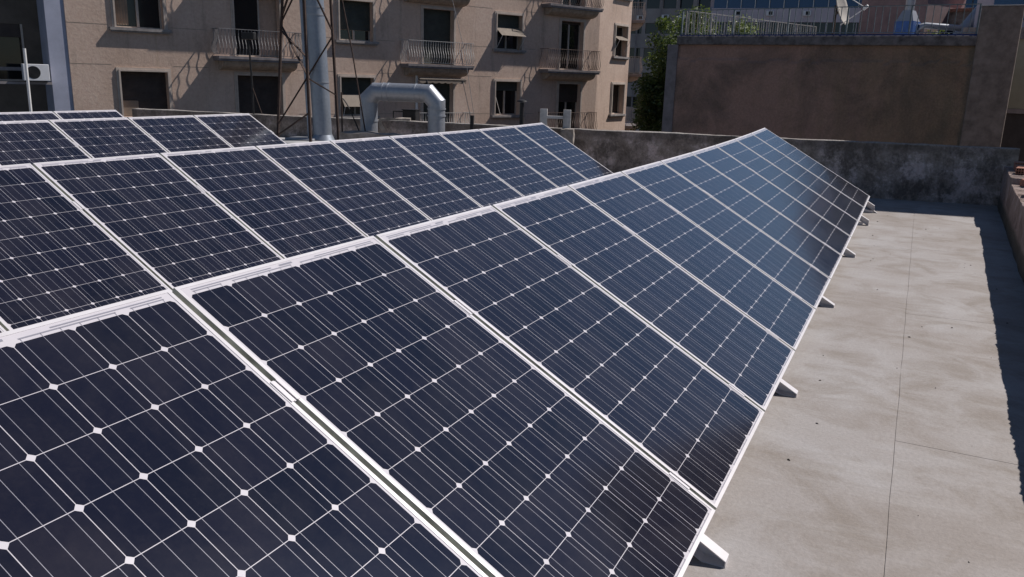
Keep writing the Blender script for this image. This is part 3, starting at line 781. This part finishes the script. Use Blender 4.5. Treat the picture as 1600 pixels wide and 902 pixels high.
# rolled awning with two arms under the middle balcony
aw = MB().tube([(12.75, -.55, 1.40), (15.35, -.55, 1.40)], .06, 10).build('rolled_awning', M['shutter_tan'], bld, True, 40)
b = MB(); n = 22
for k in range(n):
    xa, xb = 12.75 + 2.6 * k / n, 12.75 + 2.6 * (k + 1) / n; za = 1.24 + .03 * math.cos(k * 2.1); zb = 1.24 + .03 * math.cos((k + 1) * 2.1)
    b.quad((xa, -.6, za), (xb, -.6, zb), (xb, -.59, 1.38), (xa, -.59, 1.38))
b.build('valance', M['shutter_tan'], aw)
for x in (13.15, 15.15): MB().bar((x, -.6, 1.38), (x + .32, -.85, -.32), .025, .025).build('awning_arm', M['railgrey'], bld)
MB().box(-1.6, 24.7, -.35, .5, 9.4, 9.65).box(-1.6, 24.7, -.2, .5, 9.2, 9.399).build('cornice', M['trim'], bld)
MB().box(-1.5, 24.6, .52, 14, -14, 9.3).build('block', M['facade'], bld)
# the part of the same building that turns toward the sun, and its side face
EO = Vector((24.6, 0, 0)); ER = R_(16)
sec = wall_with_holes(0, 3.65, -14, 9.4, [(1.79, 3.2, 2.94 + f * FH, 4.60 + f * FH) for f in (-1, 0, 1)], .30, 'turned_wall', M['facade'], bld)
sec.location = EO; sec.rotation_euler = (0, 0, ER)
for f in (-1, 0, 1):
    a, c, z0, z1 = 1.79, 3.2, 2.94 + f * FH, 4.60 + f * FH
    w = surround(bld, a, c, z0, z1); w.location = EO; w.rotation_euler = (0, 0, ER)
    if f == -1: pane(w, a + .55, c, z0, z1, 0); slat_shutter(a, a + .6, z0, z1, REC - .04, 'shutter_leaf', M['shutter_tan'], w)
    else:
        pane(w, a, c, z0, z1, 0); projecting_shutter(w, a + .05, c - .05, z1 - .55, z1 - .78, .28, 'shutter_tan')
FR = R_(16 + 29.25)     # side face runs back almost along the line of sight
FO = EO + Vector((3.65 * math.cos(ER), 3.65 * math.sin(ER), 0))
sd = MB().box(0, 14, .0, 8, -14, 9.4).build('side_wall', M['facade'], bld); sd.location = FO; sd.rotation_euler = (0, 0, FR)
for f in (-1, 0, 1, 2):
    s = balcony(bld, 3.4, 6.6, 2.07 + f * FH, 'railgrey', .95); s.location = FO; s.rotation_euler = (0, 0, FR)
    MB().box(3.9, 4.9, -.03, .05, 2.09 + f * FH, 4.5 + f * FH).build('side_door', M['bluegrey'], s)

# neighbour on the far left: blue-grey edge strip, set-back dim wall, air conditioner
nb = empty('neighbour_building', P0, PHI)
MB().box(-2.14, -1.522, .035, 6, -14, 9.4).build('edge_pier', M['bluegrey'], nb)
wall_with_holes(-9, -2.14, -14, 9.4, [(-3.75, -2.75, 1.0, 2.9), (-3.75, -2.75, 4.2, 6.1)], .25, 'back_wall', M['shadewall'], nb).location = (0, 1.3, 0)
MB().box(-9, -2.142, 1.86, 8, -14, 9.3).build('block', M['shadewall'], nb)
for dz in (0, 3.2):
    w = MB().box(-3.80, -2.70, -.04, .02, .94 + dz, .998 + dz).box(-3.82, -3.752, -.04, .02, 1.0 + dz, 2.9 + dz).box(-2.748, -2.68, -.04, .02, 1.0 + dz, 2.9 + dz).build('window', M['wood'], nb); w.location = (0, 1.3, 0)
    p = MB().quad((-3.75, .2, 1.0 + dz), (-2.75, .2, 1.0 + dz), (-2.75, .2, 2.9 + dz), (-3.75, .2, 2.9 + dz)).build('pane', M['glass'], w)
    MB().box(-3.75, -2.75, .02, .16, 2.45 + dz, 2.9 + dz).build('blind_box', M['shutter'], w)
w = MB().box(-9, -2.15, -.06, .0, 1.30, 1.42).build('string_course', M['stub'], nb); w.location = (0, 1.3, 0)
MB().box(-9, -2.15, -.02, .10, .86, .94).build('ledge', M['stub'], nb)
tag(nb, 'dim neighbouring building with a blue-grey edge strip at far left', 'building')
ac = empty('air_conditioner', (0, 0, 0), PHI)
cph, sph = math.cos(PHI), math.sin(PHI)
ac.location = (P0[0] + cph * -2.64 - sph * -.10, P0[1] + sph * -2.64 + cph * -.10, .985)
o = MB().box(-.40, .40, -.15, .15, 0, .56).build('casing', M['acwhite'], ac); bevel(o, .015, 2)
b = MB(); n = 32
b.add([(-.09 + .215 * math.cos(2 * math.pi * i / n), -.153, .28 + .215 * math.sin(2 * math.pi * i / n)) for i in range(n)], [tuple(range(n))]); b.build('fan_opening', M['black'], ac)
b = MB()
for rr in (.07, .13, .19):
    b.tube([(-.09 + rr * math.cos(2 * math.pi * i / 24), -.158, .28 + rr * math.sin(2 * math.pi * i / 24)) for i in range(25)], .003, 4, caps=False)
b.build('fan_grille', M['black'], ac)
for x in (-.3, .3): MB().box(x - .02, x + .02, -.14, .35, -.04, -.001).build('bracket', M['dark'], ac)
tag(ac, 'white air conditioner unit with a round black fan on the dim wall', 'air conditioner')

# ------------------------------------------------------------------ brown building across the gap, with its terrace
BANG = R_(-96.36)
BO = Vector((33.36, 8.05, 0))
bw = empty('brown_building', BO, BANG)      # local x runs to the right along the front, local -y faces the camera
def BW(x0, x1, y0, y1, z0, z1, name, mat, bv=0.0):
    o = MB().box(x0, x1, y0, y1, z0, z1).build(name, M[mat], bw)
    if bv: bevel(o, bv, 2)
    return o
def rough_face(x0, x1, z0, z1, y, name, mat, amp=.03):
    b = MB(); nx, nz = int((x1 - x0) / .10), int((z1 - z0) / .10); vs = []
    for i in range(nx + 1):
        for j in range(nz + 1):
            p = Vector((x0 + (x1 - x0) * i / nx, y, z0 + (z1 - z0) * j / nz)); st = 2.55 + .16 * noise.noise(p * 1.2) + .12 * noise.noise(p * .45)
            p.y += noise.noise(p * .7) * amp + noise.noise(p * 2.8) * amp * .6 + (.06 if p.z > st else 0); vs.append(p)
    b.add(vs, [(i * (nz + 1) + j, (i + 1) * (nz + 1) + j, (i + 1) * (nz + 1) + j + 1, i * (nz + 1) + j + 1) for i in range(nx) for j in range(nz)])
    return link(name, b.mesh(name, M[mat]), bw)
BW(.45, 11.45, .12, .6, -14, 3.10, 'wall_core', 'brown')
rough_face(.43, 11.42, -4, 3.12, .0, 'wall', 'brown')
BW(.40, 11.36, -.10, .5, 3.12, 3.46, 'coping', 'cope', .03)
BW(.0, .46, -.06, .9, -14, 3.1199, 'corner_pilaster', 'stub', .02)
BW(11.35, 12.62, -.08, .12, -14, 4.42, 'end_pillar', 'pillar', .03)
BW(11.33, 12.64, -.10, .14, 4.4203, 4.46, 'pillar_cap', 'plinth', .01)
BW(.5, 11.34, -.02, .06, 3.4605, 3.52, 'membrane_edge', 'bluetarp')
BW(.5, 11.4, .61, 17, 2.7, 3.0, 'terrace_floor', 'plinth')
BW(.5, 11.4, .61, 17, -14, 2.699, 'block', 'brown')
tag(bw, 'shaded brown rendered wall with grey coping beyond the far parapet', 'building')
tr = empty('terrace_railing', BO, BANG)
yf = .12
MB().bar((.5, yf, 4.47), (11.33, yf, 4.52), .05, .03).build('top_rail', M['railteal'], tr)
MB().bar((.5, yf, 3.58), (11.33, yf, 3.58), .045, .025).build('bottom_rail', M['railteal'], tr)
nb_ = 45
for i in range(nb_ + 1):
    x = .5 + 10.8 * i / nb_; zt = 4.47 + .05 * i / nb_; big = i % 9 == 0
    w_ = .055 if big else .024
    MB().bar((x, yf, 3.46 if big else 3.58), (x, yf, zt), w_, w_).build('post' if big else 'bar', M['railteal'], tr)
tag(tr, 'thin teal railing along the coping of the brown wall', 'railing')
sr = empty('side_railing', (33.75, 7.5, 0), R_(-22.6))
MB().bar((0, 0, 4.50), (10.6, 0, 4.50), 0.045, 0.035).build('top_rail', M['railgrey'], sr)
for i in range(0, 55):
    x = .06 + 10.5 * i / 54; big = i % 9 == 0; w_ = .05 if big else .02
    MB().bar((x, 0, 3.001), (x, 0, 4.475), w_, w_).build('post' if big else 'bar', M['railgrey'], sr)
tag(sr, 'pale railing running back along the left side of the terrace', 'railing')

# things on the terrace
e = empty('satellite_dish', (43.2, 2.4, 3.0))
b = MB(); n, m = 32, 6; vs = []
for j in range(m + 1):
    rr = .78 * j / m; dz = .18 * (j / m) ** 2
    for i in range(n): vs.append((rr * math.cos(2 * math.pi * i / n), rr * math.sin(2 * math.pi * i / n) * 1.12, dz))
b.add(vs, [(j * n + i, j * n + (i + 1) % n, (j + 1) * n + (i + 1) % n, (j + 1) * n + i) for j in range(m) for i in range(n)])
o = b.build('reflector', M['dish'], e, True); md = o.modifiers.new('solid', 'SOLIDIFY'); md.thickness = .02
o.rotation_euler = Vector((-.22, -.92, .30)).to_track_quat('Z', 'Y').to_euler(); o.location = (0, .05, 2.32)
MB().tube([(.30, .22, 0), (.30, .22, 2.5)], .07, 12).build('pole', M['rust'], e)
MB().bar((0, .05, 2.15), (.30, .22, 2.1), .1, .1).build('mount', M['dark'], e)
MB().bar((-.05, -.1, 1.55), (-.35, -1.15, 2.3), .035, .035).build('feed_arm', M['white'], e)
MB().bar((-.02, -.5, 2.75), (-.35, -1.15, 2.34), .03, .03).build('feed_arm', M['white'], e)
MB().bar((-.33, -1.08, 2.25), (-.40, -1.28, 2.42), .12, .12).build('feed_horn', M['white'], e)
tag(e, 'round pale satellite dish on a rusty pole on the terrace', 'satellite dish')
pk = empty('stair_head', (46.4, .17, 3.0), R_(-26))
MB().box(0, 4, -1.75, 1.75, 0, 3.6).build('wall', M['pinkwall'], pk); MB().box(-.15, 4.2, -1.95, 1.95, 3.601, 3.85).build('roof_slab', M['cope'], pk)
tag(pk, 'dusty pink rooftop stair house behind the satellite dish', 'rooftop hut')
vt = empty('blue_roof_vent', (39.8, -.78, 3.0), R_(-20))
MB().box(-.40, .40, -.40, .40, 0, 1.47).build('base', M['bluepaint'], vt)
b = MB(); b.add([(-.37, -.37, 1.471), (.37, -.37, 1.471), (.37, .37, 1.471), (-.37, .37, 1.471), (-.2, -.2, 1.93), (.2, -.2, 1.93), (.2, .2, 1.93), (-.2, .2, 1.93)], [(0, 1, 5, 4), (1, 2, 6, 5), (2, 3, 7, 6), (3, 0, 4, 7), (4, 5, 6, 7), (0, 3, 2, 1)]); b.build('hood', M['galv'], vt)
MB().tube([(0, 0, 1.93), (0, 0, 3.4)], .19, 16).build('stack', M['galv'], vt, True, 40)
tag(vt, 'blue-based roof vent with a tapered metal hood and stack', 'vent')
hp = MB().tube([(39.85, -1.2, 3.95), (39.87, -1.3, 4.28), (39.9, -1.5, 4.32), (40.6, -2.9, 4.25)], .13, 14).build('insulated_pipe', M['galv'], None, True, 60); tag(hp, 'shiny horizontal pipe beside the blue roof vent', 'pipe')
dp = MB().tube([(40.6, -2.3, 3.05), (41.9, -4.2, 6.0)], .27, 20).build('slanting_duct', M['galv'], None, True, 40); tag(dp, 'thick metal duct slanting up to the right on the terrace', 'duct')
o = MB().bar((40.9, -2.9, 3.1), (42.0, -4.5, 5.5), .14, .38).build('slanting_board', M['wood']); tag(o, 'pale board slanting beside the thick duct', 'board')
cb = MB().tube([(39.9, -2.75 - 1.0 * math.sin(t / 12 * 1.57), 3.3 + 1.9 * t / 12 - .35 * math.sin(t / 12 * 3.14)) for t in range(13)], .03, 6).build('black_cable', M['black']); tag(cb, 'black cable arching beside the slanting duct', 'cable')
o = empty('brick_outhouse', (47.4, -3.4, 3.0), R_(-26))
MB().box(0, 2, -1.7, 1.5, 0, 2.5).build('wall', M['mortar'], o); MB().box(-.03, .05, -1.0, -.2, .0, 1.9).build('doorway', M['black'], o); MB().box(-.04, .03, .35, 1.05, 1.0, 1.8).build('window', M['darkwin'], o)
MB().box(-.15, 2.1, -1.85, 1.65, 2.501, 2.65).build('roof_slab', M['brick'], o)
tag(o, 'pale brick outhouse behind the slanting duct', 'rooftop hut')
for i, (x, y, z, lab) in enumerate(((46.0, -1.9, 3.0, 'potted leafy shrub beside the pink stair house'), (37.6, 5.9, 3.0, 'potted leafy shrub by the left terrace railing'))):
    e = empty('potted_shrub', (x, y, z)); rnd = random.Random(20 + i)
    MB().tube([(0, 0, 0), (0, 0, .38)], [.17, .24], 16).build('pot', M['brick'], e)
    b = MB()
    for k in range(900):
        d = Vector((rnd.gauss(0, .3), rnd.gauss(0, .3), .85 + rnd.gauss(0, .28))); t = Vector((rnd.gauss(0, 1), rnd.gauss(0, 1), rnd.gauss(0, 1))).normalized(); q = t.orthogonal() * .03; sz = rnd.uniform(.05, .1)
        b.add([d - t * sz, d + q, d + t * sz, d - q], [(0, 1, 2, 3)])
    o = b.build('foliage', M['leaf2'], e); o['kind'] = 'stuff'
    tag(e, lab, 'shrub', 'potted shrubs on the terrace')

# olive building beyond the right end pillar
ob = empty('olive_building', (37.0, -3.0, 0), R_(-4))
MB().box(0, 10, -14, 0, .98, 3.62).build('wall', M['olive'], ob); MB().box(.08, 10, -14, -.03, -14, .9798).build('lower_wall', M['darkslate'], ob)
MB().box(-.06, .05, -14, .0, .80, .97).build('string_course', M['stub'], ob)
MB().box(-.1, 10, -14, .1, 3.6202, 4.05).build('parapet_band', M['cope'], ob); MB().box(1.2, 10, -14, -.2, 4.0504, 6.4).build('upper_wall', M['lilac'], ob)
for k in range(4): MB().box(1.14, 1.2, -3.0 - 3.2 * k, -.8 - 3.2 * k, 4.4, 5.9).build('window', M['skyglass'], ob)
tag(ob, 'olive building with a dark lower wall beyond the right end pillar', 'building')

# the taller house beside the roof corner, whose eaves shade the foot of the far parapet
tb = empty('tall_corner_house', (15.6, -5.2, 0), R_(-79.55))
foot = [(0, 0), (11, 0), (11, 9), (5.2, 9)]
b = MB().prism(foot, lambda p, q, a: (p, q, a), -14, 8.95); me = b.mesh('wall', M['facade']); bm_fix(me); link('wall', me, tb)
b = MB().prism([(-.1, -.1), (11.1, -.1), (11.1, 9.1), (5.1, 9.1)], lambda p, q, a: (p, q, a), 8.951, 9.2); me = b.mesh('eaves', M['trim']); bm_fix(me); link('eaves', me, tb)
for f in range(-2, 3):
    for k in range(4):
        w = MB().box(1.2 + 2.4 * k, 2.3 + 2.4 * k, -.03, .01, .9 + 3.1 * f + .6, 2.9 + 3.1 * f).build('window', M['glass'], tb)
        MB().box(1.1 + 2.4 * k, 2.4 + 2.4 * k, -.09, .0, .8 + 3.1 * f + .6, .898 + 3.1 * f + .6).build('sill', M['sill'], w)
tag(tb, 'tall plain house just outside the picture beyond the right roof corner', 'building')

# ------------------------------------------------------------------ far office block
far = empty('office_block', (104.5, 20, -14), R_(4))
MB().box(.6, 16, -34, 16, 0, 31.5).build('core', M['lilac'], far)
FZ = [16.45 + 14 - 8.85 + k * 3.05 for k in range(-3, 5)]      # sill heights above the street
for k in range(-3, 4):
    z = 7.60 + 14 + k * 3.05
    MB().box(0, .6, -34, 3.0, z - 1.62, z - .02).build('spandrel', M['lilac'], far)
    MB().box(.25, .6, 3.0, 16, z - 1.75, z - .02).build('stone_band', M['greyblock'], far)
    for i in range(22):
        y0 = 2.85 - 1.66 * (i + 1)
        w = MB().box(.22, .28, y0 + .05, y0 + 1.58, z - .018, z + 1.40).build('window', M['skyglass'] if k >= 1 else M['darkwin'], far)
        if k in (0, 1) and i < 11: MB().box(.10, .30, y0 - .03, y0 + .045, z - .018, z + 1.40).build('mullion', M['white'] if k == 1 else M['lilac'], w)
    for i in range(6):
        y0 = 3.3 + 2.1 * i
        MB().box(.45, .5, y0, y0 + 1.55, z - .018, z + 1.25).build('window', M['darkwin'], far)
        MB().box(.30, .58, y0 + 1.58, y0 + 2.05, z - .018, z + 1.28).build('pier', M['greyblock'], far)
for (y, z) in ((-.6, 9.75), (-4.4, 9.75), (-8.6, 9.75), (8.2, 9.3), (6.1, 9.3), (11.4, 9.2)):
    a = MB().box(-.35, .0, y, y + .85, z + 14, z + 14.55).build('cooling_unit', M['acwhite'], far)
    MB().box(-.36, -.352, y + .12, y + .55, z + 14.08, z + 14.48).build('fan', M['black'], a)
for y in (4.7, 7.0, 9.2, 12.2): MB().tube([(-.1, y, 0), (-.1, y, 40)], .09, 8).build('drainpipe', M['stub'], far)
tag(far, 'distant office block with rows of blue windows and cooling units', 'building')

# ------------------------------------------------------------------ tree between the buildings
def tree(name, base, height, crown, label, seed, nleaf, mats):
    rnd = random.Random(seed); e = empty(name, base)
    cz, rx, rz = crown
    pts = [(0, 0, 0), (.1, .05, height * .35), (-.05, .1, height * .6), (.05, 0, height * .85)]
    b = MB().tube(pts, [.20, .16, .11, .04], 10)
    limbs = []
    for i in range(16):
        z = height * rnd.uniform(.35, .8); a = rnd.uniform(0, 6.28); L = rx * rnd.uniform(.5, .9)
        en = Vector((math.cos(a) * L, math.sin(a) * L, z + rnd.uniform(.3, 1.3))); b.tube([(0, 0, z), tuple(en * .5 + Vector((0, 0, z * .5 + .1))), tuple(en)], [.06, .04, .012], 6); limbs.append(en)
    b.build('trunk', M['bark'], e, True)
    L0, L1 = MB(), MB()
    clumps = []
    while len(clumps) < 230:
        p = Vector((rnd.uniform(-1, 1), rnd.uniform(-1, 1), rnd.uniform(-1, 1)))
        if .1 < p.length < 1.0 + .15 * rnd.random(): clumps.append(Vector((p.x * rx, p.y * rx, cz + p.z * rz)))
    for c in clumps:
        rr = rnd.uniform(.35, .75)
        for k in range(nleaf):
            d = Vector((rnd.gauss(0, 1), rnd.gauss(0, 1), rnd.gauss(0, .8))).normalized() * rr * rnd.random() ** .45
            p = c + d; s = rnd.uniform(.06, .13)
            t = Vector((rnd.gauss(0, 1), rnd.gauss(0, 1), rnd.gauss(-.3, .6))).normalized(); q = t.orthogonal().normalized(); q.rotate(Matrix.Rotation(rnd.uniform(0, 6.28), 3, t))
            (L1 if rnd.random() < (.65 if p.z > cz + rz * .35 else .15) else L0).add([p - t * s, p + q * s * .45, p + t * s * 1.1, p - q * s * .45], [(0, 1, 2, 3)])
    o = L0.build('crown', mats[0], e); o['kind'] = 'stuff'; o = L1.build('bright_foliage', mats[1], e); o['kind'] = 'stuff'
    tag(e, label, 'tree'); return e
tree('leafy_tree', (41.5, 9.4, -14), 18.4, (13.5, 2.1, 5.6), 'dark leafy tree with sunlit top between the two buildings', 5, 190, (M['leaf'], M['leaf2']))  # second, paler leaf colour sits mostly in the top and paints in its sunlight
tree('shrubby_tree', (43.0, 10.35, -14), 15.5, (12.2, 1.7, 4.6), 'lower shadowed tree beside the apartment building corner', 8, 150, (M['leaf'], M['leaf']))
